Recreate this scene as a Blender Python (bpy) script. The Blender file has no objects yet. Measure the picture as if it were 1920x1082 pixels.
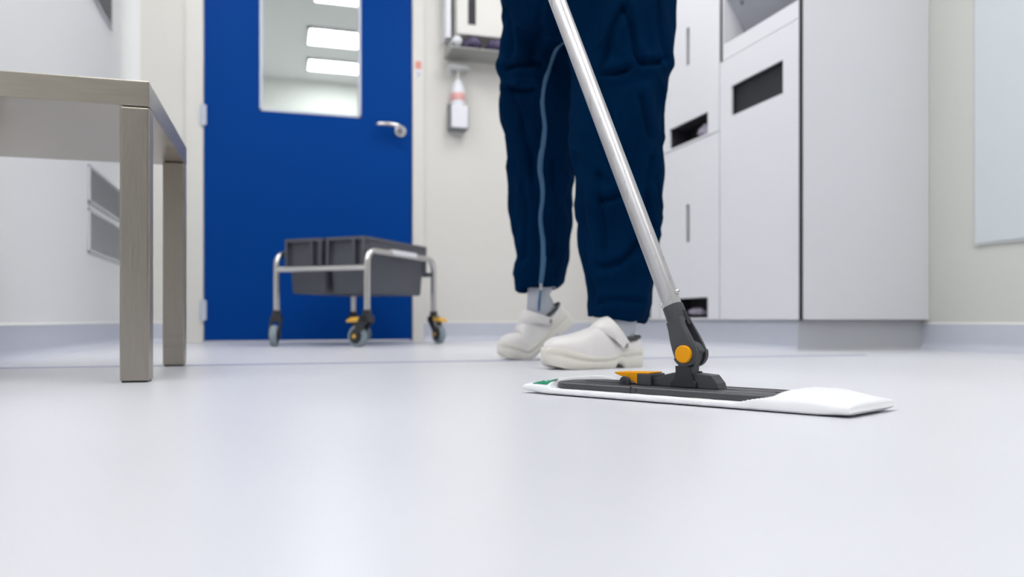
import bpy, bmesh, math, random
from mathutils import Vector, Matrix, noise
from mathutils.bvhtree import BVHTree
random.seed(7)
PI = math.pi
sc = bpy.context.scene
col = sc.collection

# ------------------------------------------------------------------ camera
H = 0.115                      # camera height
TH = math.radians(16.77)       # the room is turned by this against the view
CS, SN = math.cos(TH), math.sin(TH)
F = 28 / 36 * 1920             # focal length in pixels
cd = bpy.data.cameras.new('camera')
cam = bpy.data.objects.new('camera', cd)
col.objects.link(cam)
cam.location = (0, 0, H)
cam.rotation_euler = (PI / 2, 0, -TH)
cd.lens = 28; cd.sensor_width = 36; cd.sensor_fit = 'HORIZONTAL'
cd.shift_y = 59 / 1920
cd.clip_start = 0.02; cd.clip_end = 60
cd.dof.use_dof = True; cd.dof.focus_distance = 1.16; cd.dof.aperture_fstop = 3.4
sc.camera = cam
sc.view_settings.view_transform = 'Standard'
sc.view_settings.look = 'None'
sc.view_settings.gamma = 1
sc.view_settings.use_curve_mapping = False
sc.view_settings.exposure = 0.63
w = bpy.data.worlds.new('world'); sc.world = w; w.use_nodes = True
w.node_tree.nodes['Background'].inputs[0].default_value = (0.9, 0.93, 1, 1)
w.node_tree.nodes['Background'].inputs[1].default_value = 0.3
LAMP_ROOM = 5.6
LAMP_CORRIDOR = 11.0

def C(X, Y, Z=0.0):            # a point right of / ahead of the camera -> world
    return Vector((X * CS + Y * SN, -X * SN + Y * CS, Z))

# ------------------------------------------------------------------ materials
def mat(name, c, rough=0.5, metal=0.0, noise_scale=0, noise_amt=0.0, bump=0.0, bump_scale=200,
        emit=None, stretch=(1, 1, 1), spec=0.5, sheen=0.0, coat=0.0, trans=0.0, rough_var=0.0, alpha=None):
    m = bpy.data.materials.new(name); m.use_nodes = True
    nt = m.node_tree; N = nt.nodes; L = nt.links
    b = N['Principled BSDF']
    b.inputs['Base Color'].default_value = (*c, 1)
    b.inputs['Roughness'].default_value = rough
    b.inputs['Metallic'].default_value = metal
    b.inputs['Specular IOR Level'].default_value = spec
    b.inputs['Sheen Weight'].default_value = sheen
    b.inputs['Coat Weight'].default_value = coat
    b.inputs['Transmission Weight'].default_value = trans
    if emit:
        b.inputs['Emission Color'].default_value = (*emit[0], 1)
        b.inputs['Emission Strength'].default_value = emit[1]
    tc = N.new('ShaderNodeTexCoord'); mp = N.new('ShaderNodeMapping')
    mp.inputs['Scale'].default_value = stretch
    L.new(tc.outputs['Object'], mp.inputs['Vector'])
    if noise_amt or rough_var:
        n = N.new('ShaderNodeTexNoise'); n.inputs['Scale'].default_value = noise_scale
        n.inputs['Detail'].default_value = 5
        L.new(mp.outputs[0], n.inputs['Vector'])
        if noise_amt:
            mx = N.new('ShaderNodeMix'); mx.data_type = 'RGBA'
            mx.inputs[6].default_value = (*[x * (1 - noise_amt) for x in c], 1)
            mx.inputs[7].default_value = (*[min(1, x * (1 + noise_amt)) for x in c], 1)
            L.new(n.outputs['Fac'], mx.inputs[0]); L.new(mx.outputs[2], b.inputs['Base Color'])
        if rough_var:
            mr = N.new('ShaderNodeMapRange')
            mr.inputs[3].default_value = rough - rough_var; mr.inputs[4].default_value = rough + rough_var
            L.new(n.outputs['Fac'], mr.inputs[0]); L.new(mr.outputs[0], b.inputs['Roughness'])
    if bump:
        n2 = N.new('ShaderNodeTexNoise'); n2.inputs['Scale'].default_value = bump_scale
        n2.inputs['Detail'].default_value = 3
        L.new(mp.outputs[0], n2.inputs['Vector'])
        bp = N.new('ShaderNodeBump'); bp.inputs['Strength'].default_value = bump
        bp.inputs['Distance'].default_value = 0.001
        L.new(n2.outputs['Fac'], bp.inputs['Height']); L.new(bp.outputs[0], b.inputs['Normal'])
    return m

M = {}
M['floor'] = mat('floor_vinyl', (0.70, 0.705, 0.745), 0.33, noise_scale=3.0, noise_amt=0.02, bump=0.25, bump_scale=260, rough_var=0.04)
M['base'] = mat('skirting_vinyl', (0.58, 0.60, 0.67), 0.4, noise_scale=9, noise_amt=0.02)
M['plinth'] = mat('plinth_laminate', (0.50, 0.51, 0.53), 0.4)
M['seam'] = mat('weld_blue', (0.07, 0.12, 0.34), 0.4)
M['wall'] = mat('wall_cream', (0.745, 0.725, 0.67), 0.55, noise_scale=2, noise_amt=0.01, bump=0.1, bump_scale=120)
M['wall_r'] = mat('wall_right_dimmed', (0.63, 0.635, 0.585), 0.55, noise_scale=2, noise_amt=0.01, bump=0.1, bump_scale=120)  # base colour lowered to paint in the weaker light on the right
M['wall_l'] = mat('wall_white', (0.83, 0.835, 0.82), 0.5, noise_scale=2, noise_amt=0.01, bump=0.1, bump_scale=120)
M['backwall'] = mat('wall_behind_dim', (0.05, 0.05, 0.055), 0.6)  # near-black colour imitates the dim room behind the camera in reflections
M['trim'] = mat('trim_cream', (0.76, 0.74, 0.685), 0.45)
M['caulk'] = mat('caulk_white', (0.82, 0.82, 0.78), 0.5)
M['ceil'] = mat('ceiling_white', (0.85, 0.85, 0.85), 0.8)
M['blue'] = mat('door_blue', (0.0, 0.050, 0.27), 0.5, spec=0.06, noise_scale=3, noise_amt=0.03, bump=0.08, bump_scale=90)
M['alu'] = mat('window_bead', (0.62, 0.66, 0.74), 0.4)
M['cab'] = mat('cabinet_white', (0.78, 0.78, 0.805), 0.4, noise_scale=2, noise_amt=0.01)
M['cabgrey'] = mat('cabinet_grey', (0.42, 0.43, 0.47), 0.45)
M['black'] = mat('recess_black', (0.015, 0.015, 0.018), 0.6)
M['dark'] = mat('dark_interior', (0.03, 0.028, 0.035), 0.7)
M['grilleb'] = mat('grille_backing', (0.42, 0.43, 0.43), 0.6)
M['panel'] = mat('glass_board', (0.64, 0.69, 0.70), 0.25)
M['grille'] = mat('grille_grey', (0.60, 0.61, 0.61), 0.5)
M['grilled'] = mat('mid_grey', (0.25, 0.26, 0.27), 0.6)  # plain grey of the bracket, screw heads, finger slots and printed marks
M['steel'] = mat('brushed_steel', (0.43, 0.39, 0.335), 0.34, metal=1, noise_scale=14, noise_amt=0.07, bump=0.25, bump_scale=60, stretch=(14, 14, 1.2), rough_var=0.08)
M['steel_h'] = mat('brushed_steel_top', (0.43, 0.39, 0.33), 0.32, metal=1, noise_scale=9, noise_amt=0.12, bump=0.25, bump_scale=60, stretch=(1.5, 1.5, 16), rough_var=0.08)
M['chrome'] = mat('satin_metal', (0.70, 0.68, 0.65), 0.25, metal=1)
M['alupole'] = mat('anodised_aluminium', (0.54, 0.53, 0.54), 0.40, metal=0.9, noise_scale=30, noise_amt=0.10, stretch=(3, 3, 0.35), rough_var=0.06)
# fine dark scratches along the handle
def scratch(m, thr, dark, scale, stretch):
    nt = m.node_tree; N = nt.nodes; L = nt.links; b = N['Principled BSDF']
    src = b.inputs['Base Color'].links[0].from_socket if b.inputs['Base Color'].links else None
    tc = N.new('ShaderNodeTexCoord'); mp = N.new('ShaderNodeMapping'); mp.inputs['Scale'].default_value = stretch
    mp.inputs['Rotation'].default_value = (0.12, -0.35, 0)
    n = N.new('ShaderNodeTexNoise'); n.inputs['Scale'].default_value = scale; n.inputs['Detail'].default_value = 8; n.inputs['Roughness'].default_value = 0.75
    cr_ = N.new('ShaderNodeMapRange'); cr_.inputs[1].default_value = thr; cr_.inputs[2].default_value = thr + 0.05
    mx = N.new('ShaderNodeMix'); mx.data_type = 'RGBA'; mx.inputs[7].default_value = (*dark, 1)
    L.new(tc.outputs['Object'], mp.inputs['Vector']); L.new(mp.outputs[0], n.inputs['Vector']); L.new(n.outputs['Fac'], cr_.inputs[0])
    L.new(cr_.outputs[0], mx.inputs[0])
    if src: L.new(src, mx.inputs[6])
    L.new(mx.outputs[2], b.inputs['Base Color'])
scratch(M['alupole'], 0.60, (0.30, 0.28, 0.29), 22, (7, 7, 0.8))
M['plas'] = mat('grey_plastic', (0.055, 0.056, 0.064), 0.5, bump=0.15, bump_scale=500, noise_scale=12, noise_amt=0.12)
M['plasd'] = mat('charcoal_plastic', (0.018, 0.019, 0.026), 0.45, bump=0.1, bump_scale=500)
M['frame'] = mat('mop_frame_plastic', (0.062, 0.063, 0.070), 0.42, bump=0.2, bump_scale=700, noise_scale=40, noise_amt=0.15)
M['frame_l'] = mat('mop_frame_mark', (0.13, 0.13, 0.13), 0.45)
M['yellow'] = mat('yellow_plastic', (0.90, 0.37, 0.0), 0.45, spec=0.25)
M['cloth'] = mat('white_microfibre', (0.86, 0.87, 0.89), 0.9, bump=0.35, bump_scale=900, sheen=0.3)
M['green'] = mat('green_label', (0.0, 0.24, 0.13), 0.6)
M['whitep'] = mat('white_print', (0.85, 0.88, 0.88), 0.6)
M['navy'] = mat('navy_fabric', (0.0, 0.0135, 0.046), 0.9, noise_scale=7, noise_amt=0.3, bump=0.4, bump_scale=900, spec=0.02)
M['zip'] = mat('zip_tape', (0.045, 0.13, 0.25), 0.5)
M['sock'] = mat('sock_knit', (0.52, 0.54, 0.60), 0.9, bump=0.6, bump_scale=500, stretch=(1, 1, 4))
M['clog'] = mat('clog_leather', (0.80, 0.77, 0.75), 0.36, noise_scale=18, noise_amt=0.03)
M['sole'] = mat('clog_sole', (0.78, 0.75, 0.67), 0.5, noise_scale=30, noise_amt=0.04, bump=0.2, bump_scale=300)
M['lining'] = mat('clog_lining', (0.07, 0.075, 0.085), 0.8)
M['rivet'] = mat('rivet', (0.30, 0.27, 0.25), 0.4)
M['skin'] = mat('skin', (0.62, 0.36, 0.26), 0.5)
M['hair'] = mat('hair', (0.03, 0.018, 0.01), 0.6)
M['tray'] = mat('tray_grey', (0.088, 0.093, 0.112), 0.5)
M['trayd'] = mat('tray_gap', (0.01, 0.012, 0.02), 0.6)
M['tyre'] = mat('tyre_grey', (0.25, 0.31, 0.34), 0.6)
M['castor'] = mat('castor_black', (0.03, 0.03, 0.034), 0.45)
M['brake'] = mat('brake_yellow', (0.85, 0.48, 0.06), 0.45)
M['softw'] = mat('white_plastic', (0.82, 0.82, 0.86), 0.4)
M['softg'] = mat('pale_grey_plastic', (0.55, 0.56, 0.55), 0.4)
M['pink'] = mat('pink_band', (0.80, 0.42, 0.40), 0.5)
M['red'] = mat('red_print', (0.75, 0.32, 0.25), 0.5)
M['lilac'] = mat('lilac_gloves', (0.10, 0.08, 0.16), 0.6, noise_scale=30, noise_amt=0.3)
M['bag'] = mat('grey_bag', (0.42, 0.38, 0.47), 0.4)
M['shelfm'] = mat('shelf_metal', (0.42, 0.42, 0.40), 0.45, metal=0.3)
M['lamp'] = mat('lamp_diffuser', (0.9, 0.9, 0.9), 0.5, emit=((0.98, 0.985, 1.0), LAMP_ROOM))
M['lampc'] = mat('lamp_diffuser_corridor', (0.9, 0.9, 0.9), 0.5, emit=((1, 1, 0.98), LAMP_CORRIDOR))
g = bpy.data.materials.new('window_glass'); g.use_nodes = True
nt = g.node_tree; nt.nodes.clear()
o_ = nt.nodes.new('ShaderNodeOutputMaterial'); mx_ = nt.nodes.new('ShaderNodeMixShader')
t_ = nt.nodes.new('ShaderNodeBsdfTransparent'); gl = nt.nodes.new('ShaderNodeBsdfGlossy'); fr = nt.nodes.new('ShaderNodeFresnel')
gl.inputs['Roughness'].default_value = 0.05; t_.inputs[0].default_value = (0.94, 0.97, 0.96, 1); fr.inputs[0].default_value = 1.45
nt.links.new(fr.outputs[0], mx_.inputs[0]); nt.links.new(t_.outputs[0], mx_.inputs[1]); nt.links.new(gl.outputs[0], mx_.inputs[2])
nt.links.new(mx_.outputs[0], o_.inputs[0])
M['glass'] = g

# ------------------------------------------------------------------ mesh helpers
class MB:
    def __init__(s): s.v = []; s.f = []
    def add(s, vs, fs, T=None):
        k = len(s.v)
        s.v += [tuple(T @ Vector(p)) if T else tuple(p) for p in vs]
        s.f += [tuple(i + k for i in f) for f in fs]
        return s
    def box(s, x0, x1, y0, y1, z0, z1, T=None):
        vs = [(x, y, z) for x in (x0, x1) for y in (y0, y1) for z in (z0, z1)]
        fs = [(0, 1, 3, 2), (4, 6, 7, 5), (0, 4, 5, 1), (2, 3, 7, 6), (0, 2, 6, 4), (1, 5, 7, 3)]
        return s.add(vs, fs, T)
    def loft(s, rings, cap=True, T=None, closed=True):
        n = len(rings[0]); vs = [p for r in rings for p in r]; fs = []
        m = n if closed else n - 1
        for i in range(len(rings) - 1):
            for j in range(m):
                a = i * n + j; b = i * n + (j + 1) % n
                fs.append((a, b, b + n, a + n))
        if cap:
            fs.append(tuple(range(n - 1, -1, -1))); fs.append(tuple((len(rings) - 1) * n + j for j in range(n)))
        return s.add(vs, fs, T)
    def cyl(s, p, q, r, r2=None, n=24, T=None):
        p = Vector(p); q = Vector(q); r2 = r if r2 is None else r2
        d = (q - p).normalized(); a = d.orthogonal().normalized(); b = d.cross(a)
        R = []
        for c, rr in ((p, r), (q, r2)):
            R.append([c + a * math.cos(2 * PI * k / n) * rr + b * math.sin(2 * PI * k / n) * rr for k in range(n)])
        return s.loft(R, T=T)
    def tube(s, pts, r, n=16, T=None):
        pts = [Vector(p) for p in pts]; R = []
        d0 = (pts[1] - pts[0]).normalized(); a = d0.orthogonal().normalized()
        for i, p in enumerate(pts):
            d = (pts[min(i + 1, len(pts) - 1)] - pts[max(i - 1, 0)]).normalized()
            a = (a - d * a.dot(d)).normalized(); b = d.cross(a)
            rr = r[i] if isinstance(r, (list, tuple)) else r
            R.append([p + a * math.cos(2 * PI * k / n) * rr + b * math.sin(2 * PI * k / n) * rr for k in range(n)])
        return s.loft(R, T=T)
    def lathe(s, prof, n=28, T=None, arc=2 * PI):   # prof: (r, z) about local z
        return s.loft([[(r * math.cos(2 * PI * k / n), r * math.sin(2 * PI * k / n), z) for k in range(n)] for r, z in prof], T=T)
    def prism(s, poly, y0, y1, T=None):             # poly in xz, extruded along y
        return s.loft([[(x, y0, z) for x, z in poly], [(x, y1, z) for x, z in poly]], T=T)
    def sphere(s, c, r, n=16, m=10, sx=1, sy=1, sz=1, T=None):
        R = []
        for i in range(1, m):
            t = PI * i / m
            R.append([(c[0] + r * sx * math.sin(t) * math.cos(2 * PI * k / n), c[1] + r * sy * math.sin(t) * math.sin(2 * PI * k / n), c[2] + r * sz * math.cos(t)) for k in range(n)])
        return s.loft(R, T=T)
    def build(s, name, m, parent=None, smooth=False, bevel=0, sub=0, seg=2, angle=35):
        me = bpy.data.meshes.new(name); me.from_pydata(s.v, [], s.f); me.update()
        bm = bmesh.new(); bm.from_mesh(me); bmesh.ops.recalc_face_normals(bm, faces=bm.faces); bm.to_mesh(me); bm.free()
        o = bpy.data.objects.new(name, me); col.objects.link(o)
        me.materials.append(M[m] if isinstance(m, str) else m)
        if smooth:
            for p in me.polygons: p.use_smooth = True
            me.set_sharp_from_angle(angle=math.radians(angle))
        if bevel:
            b = o.modifiers.new('bevel', 'BEVEL'); b.width = bevel; b.segments = seg; b.limit_method = 'ANGLE'; b.angle_limit = math.radians(30)
        if sub:
            b = o.modifiers.new('sub', 'SUBSURF'); b.levels = sub; b.render_levels = sub
        if parent: o.parent = parent
        return o

def tag(o, label=None, cat=None, group=None, kind=None):
    if label: o['label'] = label
    if cat: o['category'] = cat
    if group: o['group'] = group
    if kind: o['kind'] = kind
    return o
def empty(name, loc, rz=0.0):
    o = bpy.data.objects.new(name, None); col.objects.link(o); o.location = loc; o.rotation_euler = (0, 0, rz)
    o.empty_display_size = 0.05
    return o
def copy_tree(o, parent=None):
    c = o.copy(); col.objects.link(c); c.parent = parent
    for ch in list(o.children): copy_tree(ch, c)
    return c
def struct(name, mb, m, **k):
    o = mb.build(name, m, **k); o['kind'] = 'structure'; return o
def circ(cx, cz, r, a0, a1, n):
    return [(cx + r * math.cos(math.radians(a0 + (a1 - a0) * i / n)), cz + r * math.sin(math.radians(a0 + (a1 - a0) * i / n))) for i in range(n + 1)]

# ------------------------------------------------------------------ room
WL, WR, WD, WB, CH = -0.706, 2.46, 4.35, -2.6, 2.6
CF = 1.88      # plane of the cabinet fronts
CE = 2.53      # plane of the cabinet end panel
CORR = 8.5
fl = MB(); fl.box(-0.8, 2.7, WB - 0.1, 8.7, -0.1, 0)
floor = struct('floor', fl, 'floor')
struct('ceiling', MB().box(-0.8, 2.7, WB - 0.1, 8.7, CH, CH + 0.1), 'ceil')
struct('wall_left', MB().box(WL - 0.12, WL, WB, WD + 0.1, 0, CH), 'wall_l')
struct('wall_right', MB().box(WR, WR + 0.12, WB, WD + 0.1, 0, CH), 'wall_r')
struct('wall_behind', MB().box(WL - 0.12, WR + 0.12, WB - 0.1, WB, 0, CH), 'backwall')
DX0, DX1 = -0.3316, 0.735      # the door leaf
wd = MB()
wd.box(WL, DX0 - 0.03, WD, WD + 0.1, 0, CH); wd.box(DX1 + 0.03, WR, WD, WD + 0.1, 0, CH)
wd.box(DX0 - 0.03, DX1 + 0.03, WD, WD + 0.1, 2.12, CH)
struct('wall_door', wd, 'wall')
# coved vertical corner strip between the left wall and the door wall
cr = 0.075
struct('trim_1', MB().prism([(0, 0)] + [(cr - cr * math.cos(math.radians(9 * i)), -(cr - cr * math.sin(math.radians(9 * i)))) for i in range(11)], 0.1, CH,
       T=Matrix.Translation((WL, WD, 0)) @ Matrix(((1, 0, 0, 0), (0, 0, 1, 0), (0, 1, 0, 0), (0, 0, 0, 1)))), 'wall_l', smooth=True, angle=30)
# door casing
cas = MB()
for a, b in ((DX0 - 0.088, DX0 - 0.004), (DX1 + 0.004, DX1 + 0.066)): cas.box(a, b, WD - 0.014, WD + 0.11, 0, 2.2)
cas.box(DX0 - 0.088, DX1 + 0.066, WD - 0.014, WD + 0.11, 2.115, 2.2)
struct('trim_2', cas, 'trim', bevel=0.002)

# skirting with a coved foot: profile (distance from wall, height)
def cove(hb, t=0.004, r=0.032):
    return [(0, hb), (t, hb)] + [(t + r - r * math.cos(a), r - r * math.sin(a)) for a in [math.radians(9 * i) for i in range(0, 11)]] + [(t + r + 0.001, -0.002), (0, -0.002)]
def skirt(name, a, b, nrm, hb, m='base', caulk=True, r=0.032):
    a = Vector(a); b = Vector(b); n = Vector(nrm)
    pr = cove(hb, r=r)
    rings = [[(p.x + n.x * d, p.y + n.y * d, z) for d, z in pr] for p in (a, b)]
    o = struct(name, MB().loft(rings), m, smooth=True, angle=40)
    if caulk:
        q = [(0, hb), (0.0055, hb), (0.003, hb + 0.007), (0, hb + 0.008)]
        c = MB().loft([[(p.x + n.x * d, p.y + n.y * d, z) for d, z in q] for p in (a, b)]).build('sealant', 'caulk', o)
    return o
HB = 0.099
skirt('baseboard_left', (WL, WB), (WL, WD), (1, 0), HB)
skirt('baseboard_door_left', (WL, WD), (DX0 - 0.088, WD), (0, -1), HB)
skirt('baseboard_door_right', (DX1 + 0.066, WD), (CF + 0.03, WD), (0, -1), HB)
skirt('baseboard_right', (WR, WB), (WR, CE + 0.02), (-1, 0), HB)
skirt('baseboard_cabinet', (CF + 0.022, CE + 0.012), (CF + 0.022, WD), (-1, 0), 0.113, caulk=False, r=0.02)
skirt('baseboard_cabinet_end', (CF + 0.0, CE + 0.012), (WR, CE + 0.012), (0, -1), 0.113, m='plinth', caulk=False, r=0.014)
# blue weld seam across the floor, parallel to the door wall, a narrow strip inlaid in the vinyl
ys = F * H * CS / 76.0
sm = MB().box(WL + 0.03, CF - 0.02, ys - 0.009, ys + 0.009, -0.001, 0.0006)
sm.build('weld_seam', 'seam', floor)

# corridor beyond the door
struct('wall_corridor_left', MB().box(-0.72, -0.6, WD + 0.1, CORR, 0, CH), 'wall_l')
struct('wall_corridor_right', MB().box(1.6, 1.72, WD + 0.1, CORR, 0, CH), 'wall_l')
struct('wall_corridor_end', MB().box(-0.72, 1.72, CORR, CORR + 0.1, 0, CH), 'wall_l')

# ------------------------------------------------------------------ door
d = MB()
wx0, wx1, wz0, wz1 = -0.062, 0.460, 1.203, 1.95
dy0, dy1 = WD - 0.004, WD + 0.040
for x0, x1, z0, z1 in ((DX0, wx0, 0.008, 2.11), (wx1, DX1, 0.008, 2.11), (wx0, wx1, 0.008, wz0), (wx0, wx1, wz1, 2.11)):
    d.box(x0, x1, dy0, dy1, z0, z1)
door = struct('door_1', d, 'blue')
tag(door, 'blue flush door with a tall glazed panel')
d = MB(); t = 0.014
for x0, x1, z0, z1 in ((wx0, wx0 + t, wz0, wz1), (wx1 - t, wx1, wz0, wz1), (wx0, wx1, wz0, wz0 + t), (wx0, wx1, wz1 - t, wz1)):
    d.box(x0, x1, dy0 - 0.004, dy1 + 0.004, z0, z1)
d.build('window_bead', 'alu', door, bevel=0.002)
MB().box(wx0 + 0.01, wx1 - 0.01, dy0 + 0.018, dy0 + 0.024, wz0 + 0.01, wz1 - 0.01).build('glass_pane', 'glass', door)
hx, hz = 0.672, 1.146
hd = MB()
T = Matrix.Translation((hx, dy0, hz)) @ Matrix.Rotation(PI / 2, 4, 'X')
hd.lathe([(0.0, 0), (0.033, 0), (0.033, 0.006), (0.030, 0.010), (0.013, 0.011), (0.012, 0.045), (0.0, 0.047)], T=T)
ln = [(hx, dy0 - 0.04, hz + 0.002), (hx - 0.004, dy0 - 0.052, hz + 0.008), (hx - 0.025, dy0 - 0.058, hz + 0.016), (hx - 0.07, dy0 - 0.058, hz + 0.022), (hx - 0.125, dy0 - 0.055, hz + 0.020), (hx - 0.135, dy0 - 0.05, hz + 0.019)]
hd.tube(ln, [0.013, 0.014, 0.0145, 0.014, 0.012, 0.006], 14)
lv = hd.build('lever_handle', 'chrome', door, smooth=True, angle=50)
MB().box(hx - 0.012, hx + 0.012, dy0 - 0.008, dy0 - 0.0, hz - 0.085, hz - 0.06).build('key_escutcheon', 'blue', door, bevel=0.003)
for z in (0.165, 1.16, 1.9):
    hb_ = MB(); hb_.cyl((DX0 - 0.006, WD - 0.022, z - 0.055), (DX0 - 0.006, WD - 0.022, z + 0.055), 0.009, n=14)
    hb_.box(DX0 - 0.022, DX0 + 0.012, WD - 0.017, WD - 0.0145, z - 0.05, z + 0.05)
    hb_.build('hinge', 'alu', door, smooth=True)
# small printed sticker on the casing
st = empty('sticker', (DX1 + 0.034, WD - 0.014, 1.49))
tag(st, 'small red and white printed sticker on the casing right of the blue door', 'sticker')
MB().box(-0.019, 0.019, -0.0012, 0, -0.045, 0.05).build('sticker_sheet', 'softw', st)
MB().box(-0.017, 0.017, -0.0018, -0.001, 0.002, 0.046).build('red_field', 'red', st)
k = MB()
for i, (x, z) in enumerate(((-0.012, -0.012), (0.002, -0.014), (-0.008, -0.024), (0.006, -0.026), (-0.006, -0.036))):
    k.box(x, x + 0.009, -0.0018, -0.001, z - 0.006, z)
k.build('printed_marks', 'grilled', st)

# ------------------------------------------------------------------ ceiling lamps
def lamp(x0, x1, y0, y1, m, label, grp):
    e = empty('ceiling_light', ((x0 + x1) / 2, (y0 + y1) / 2, CH))
    a, b = (x1 - x0) / 2, (y1 - y0) / 2
    f = MB(); t = 0.02
    for q in ((-a, -a + t, -b, b), (a - t, a, -b, b), (-a, a, -b, -b + t), (-a, a, b - t, b)): f.box(*q, -0.022, 0)
    f.build('housing', 'softw', e)
    MB().box(-a + t, a - t, -b + t, b - t, -0.016, -0.004).build('diffuser', m, e)
    tag(e, label, 'ceiling light', grp)
    return e
for x in (-0.68, 1.0):
    for y in (-0.9, 0.6, 2.4):
        lamp(x, x + (0.5 if x < 0 else 0.6), y, y + 1.2, 'lamp', 'flat white ceiling light panel above the room', 'ceiling light panels of the room')
lamp(0.30, 0.92, 5.95, 6.36, 'lampc', 'glowing ceiling light seen through the door glass, topmost of three', None)
lamp(0.29, 0.92, 6.93, 7.36, 'lampc', 'glowing ceiling light seen through the door glass, middle of three', None)
lamp(0.32, 0.92, 7.76, 8.12, 'lampc', 'glowing ceiling light seen through the door glass, lowest of three', None)

# ------------------------------------------------------------------ louvre grilles on the left wall
def grille(y0, y1, z0, z1, label):
    e = empty('vent_grille', (WL, (y0 + y1) / 2, z0)); L = (y1 - y0) / 2; hh = z1 - z0
    tag(e, label, 'vent')
    f = MB(); t = 0.01
    for q in ((-L, -L + t, 0, hh), (L - t, L, 0, hh), (-L, L, 0, t), (-L, L, hh - t, hh)): f.box(0, 0.01, *q)
    f.build('grille_frame', 'grille', e, bevel=0.002)
    MB().box(0, 0.002, -L + t, L - t, t, hh - t).build('backing', 'grilleb', e)
    s = MB(); n = int((hh - 2 * t) / 0.0115)
    for i in range(n):
        z = t + (i + 0.5) * (hh - 2 * t) / n
        s.add([(0.002, -L + t, z + 0.004), (0.009, -L + t, z - 0.004), (0.009, L - t, z - 0.004), (0.002, L - t, z + 0.004),
               (0.002, -L + t, z + 0.0055), (0.009, -L + t, z - 0.0025), (0.009, L - t, z - 0.0025), (0.002, L - t, z + 0.0055)],
              [(0, 1, 2, 3), (7, 6, 5, 4), (0, 4, 5, 1), (1, 5, 6, 2), (2, 6, 7, 3), (3, 7, 4, 0)])
    s.build('louvres', 'grille', e)
grille(3.537, 4.22, 0.387, 0.562, 'grey louvred wall vent behind the steel table, lower of two')
grille(3.537, 4.22, 0.587, 0.739, 'grey louvred wall vent behind the steel table, upper of two')
grille(3.05, 4.01, 1.437, 1.9, 'large grey wall vent above the steel table by the top edge')

# ------------------------------------------------------------------ flush white board on the right wall
pb = empty('wall_board', (WR, 1.7, 0.393)); tag(pb, 'pale blue white flush board on the right wall, right edge of view', 'wall board')
MB().box(-0.012, 0, -0.55, 0.59, 0, 1.5).build('board_face', 'panel', pb, bevel=0.002)
f = MB(); t = 0.008
for q in ((-0.55 - t, -0.55, -t, 1.5 + t), (0.59, 0.59 + t, -t, 1.5 + t), (-0.55, 0.59, -t, 0), (-0.55, 0.59, 1.5, 1.5 + t)): f.box(-0.009, 0, *q)
f.build('edge_strip', 'softg', pb)

# ------------------------------------------------------------------ cabinets along the right
def holed(mb, x0, x1, y0, y1, z0, z1, holes):
    ysl = sorted({y0, y1, *[h[0] for h in holes], *[h[1] for h in holes]})
    zsl = sorted({z0, z1, *[h[2] for h in holes], *[h[3] for h in holes]})
    def solid(i, j):
        if not (0 <= i < len(ysl) - 1 and 0 <= j < len(zsl) - 1): return False
        a = (ysl[i] + ysl[i + 1]) / 2; b = (zsl[j] + zsl[j + 1]) / 2
        return not any(h[0] < a < h[1] and h[2] < b < h[3] for h in holes)
    for i in range(len(ysl) - 1):
        for j in range(len(zsl) - 1):
            if not solid(i, j): continue
            a, b, c, e = ysl[i], ysl[i + 1], zsl[j], zsl[j + 1]
            mb.add([(x0, a, c), (x0, b, c), (x0, b, e), (x0, a, e)], [(0, 1, 2, 3)])
            mb.add([(x1, a, c), (x1, b, c), (x1, b, e), (x1, a, e)], [(3, 2, 1, 0)])
            if not solid(i - 1, j): mb.add([(x0, a, c), (x1, a, c), (x1, a, e), (x0, a, e)], [(0, 1, 2, 3)])
            if not solid(i + 1, j): mb.add([(x0, b, c), (x1, b, c), (x1, b, e), (x0, b, e)], [(0, 1, 2, 3)])
            if not solid(i, j - 1): mb.add([(x0, a, c), (x1, a, c), (x1, b, c), (x0, b, c)], [(0, 1, 2, 3)])
            if not solid(i, j + 1): mb.add([(x0, a, e), (x1, a, e), (x1, b, e), (x0, b, e)], [(0, 1, 2, 3)])
    return mb
def recess(mb, y0, y1, z0, z1, dep=0.10):
    x0 = 0.0095; x1 = x0 + dep; t = 0.004
    mb.box(x1, x1 + t, y0 - t, y1 + t, z0 - t, z1 + t)
    mb.box(x0, x1, y0 - t, y0, z0 - t, z1 + t); mb.box(x0, x1, y1, y1 + t, z0 - t, z1 + t)
    mb.box(x0, x1, y0, y1, z0 - t, z0); mb.box(x0, x1, y0, y1, z1, z1 + t)

# near unit: tall door with a wide black slot, tilting hopper above, deep side panel
cA = empty('tall_cabinet', (CF, 2.53, 0.115)); zb = -0.115
tag(cA, 'white tall cabinet with a wide black slot below an open hopper, nearest unit', 'cabinet')
W = 0.55
MB().box(0.001, 0.578, -0.020, 0.0, 0.001, 2.2).build('side_panel', 'cab', cA)
MB().box(-0.001, 0.03, -0.0195, 0.0012, 0.001, 2.2).build('edge_gap_shade', 'black', cA)  # black strip paints the dark of the open gap beside the door
ca = MB(); ca.box(0.14, 0.56, 0.02, W - 0.002, 0.002, 2.2); ca.box(0.018, 0.14, 0.02, W - 0.002, 0.002, 0.012)
ca.build('carcass', 'black', cA)
ca = MB(); holed(ca, 0.0, 0.010, 0.003, W - 0.002, 0.001, 1.24 + zb, [(0.10, 0.46, 0.987 + zb, 1.116 + zb)])
da = ca.build('door', 'cab', cA)
ca = MB(); recess(ca, 0.10, 0.46, 0.987 + zb, 1.116 + zb, 0.012); ca.build('slot_liner', 'black', da)
MB().box(0.0, 0.018, 0.003, W - 0.028, 1.2425 + zb, 1.31 + zb).build('hopper_lip', 'cab', cA)
hp = MB()
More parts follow.
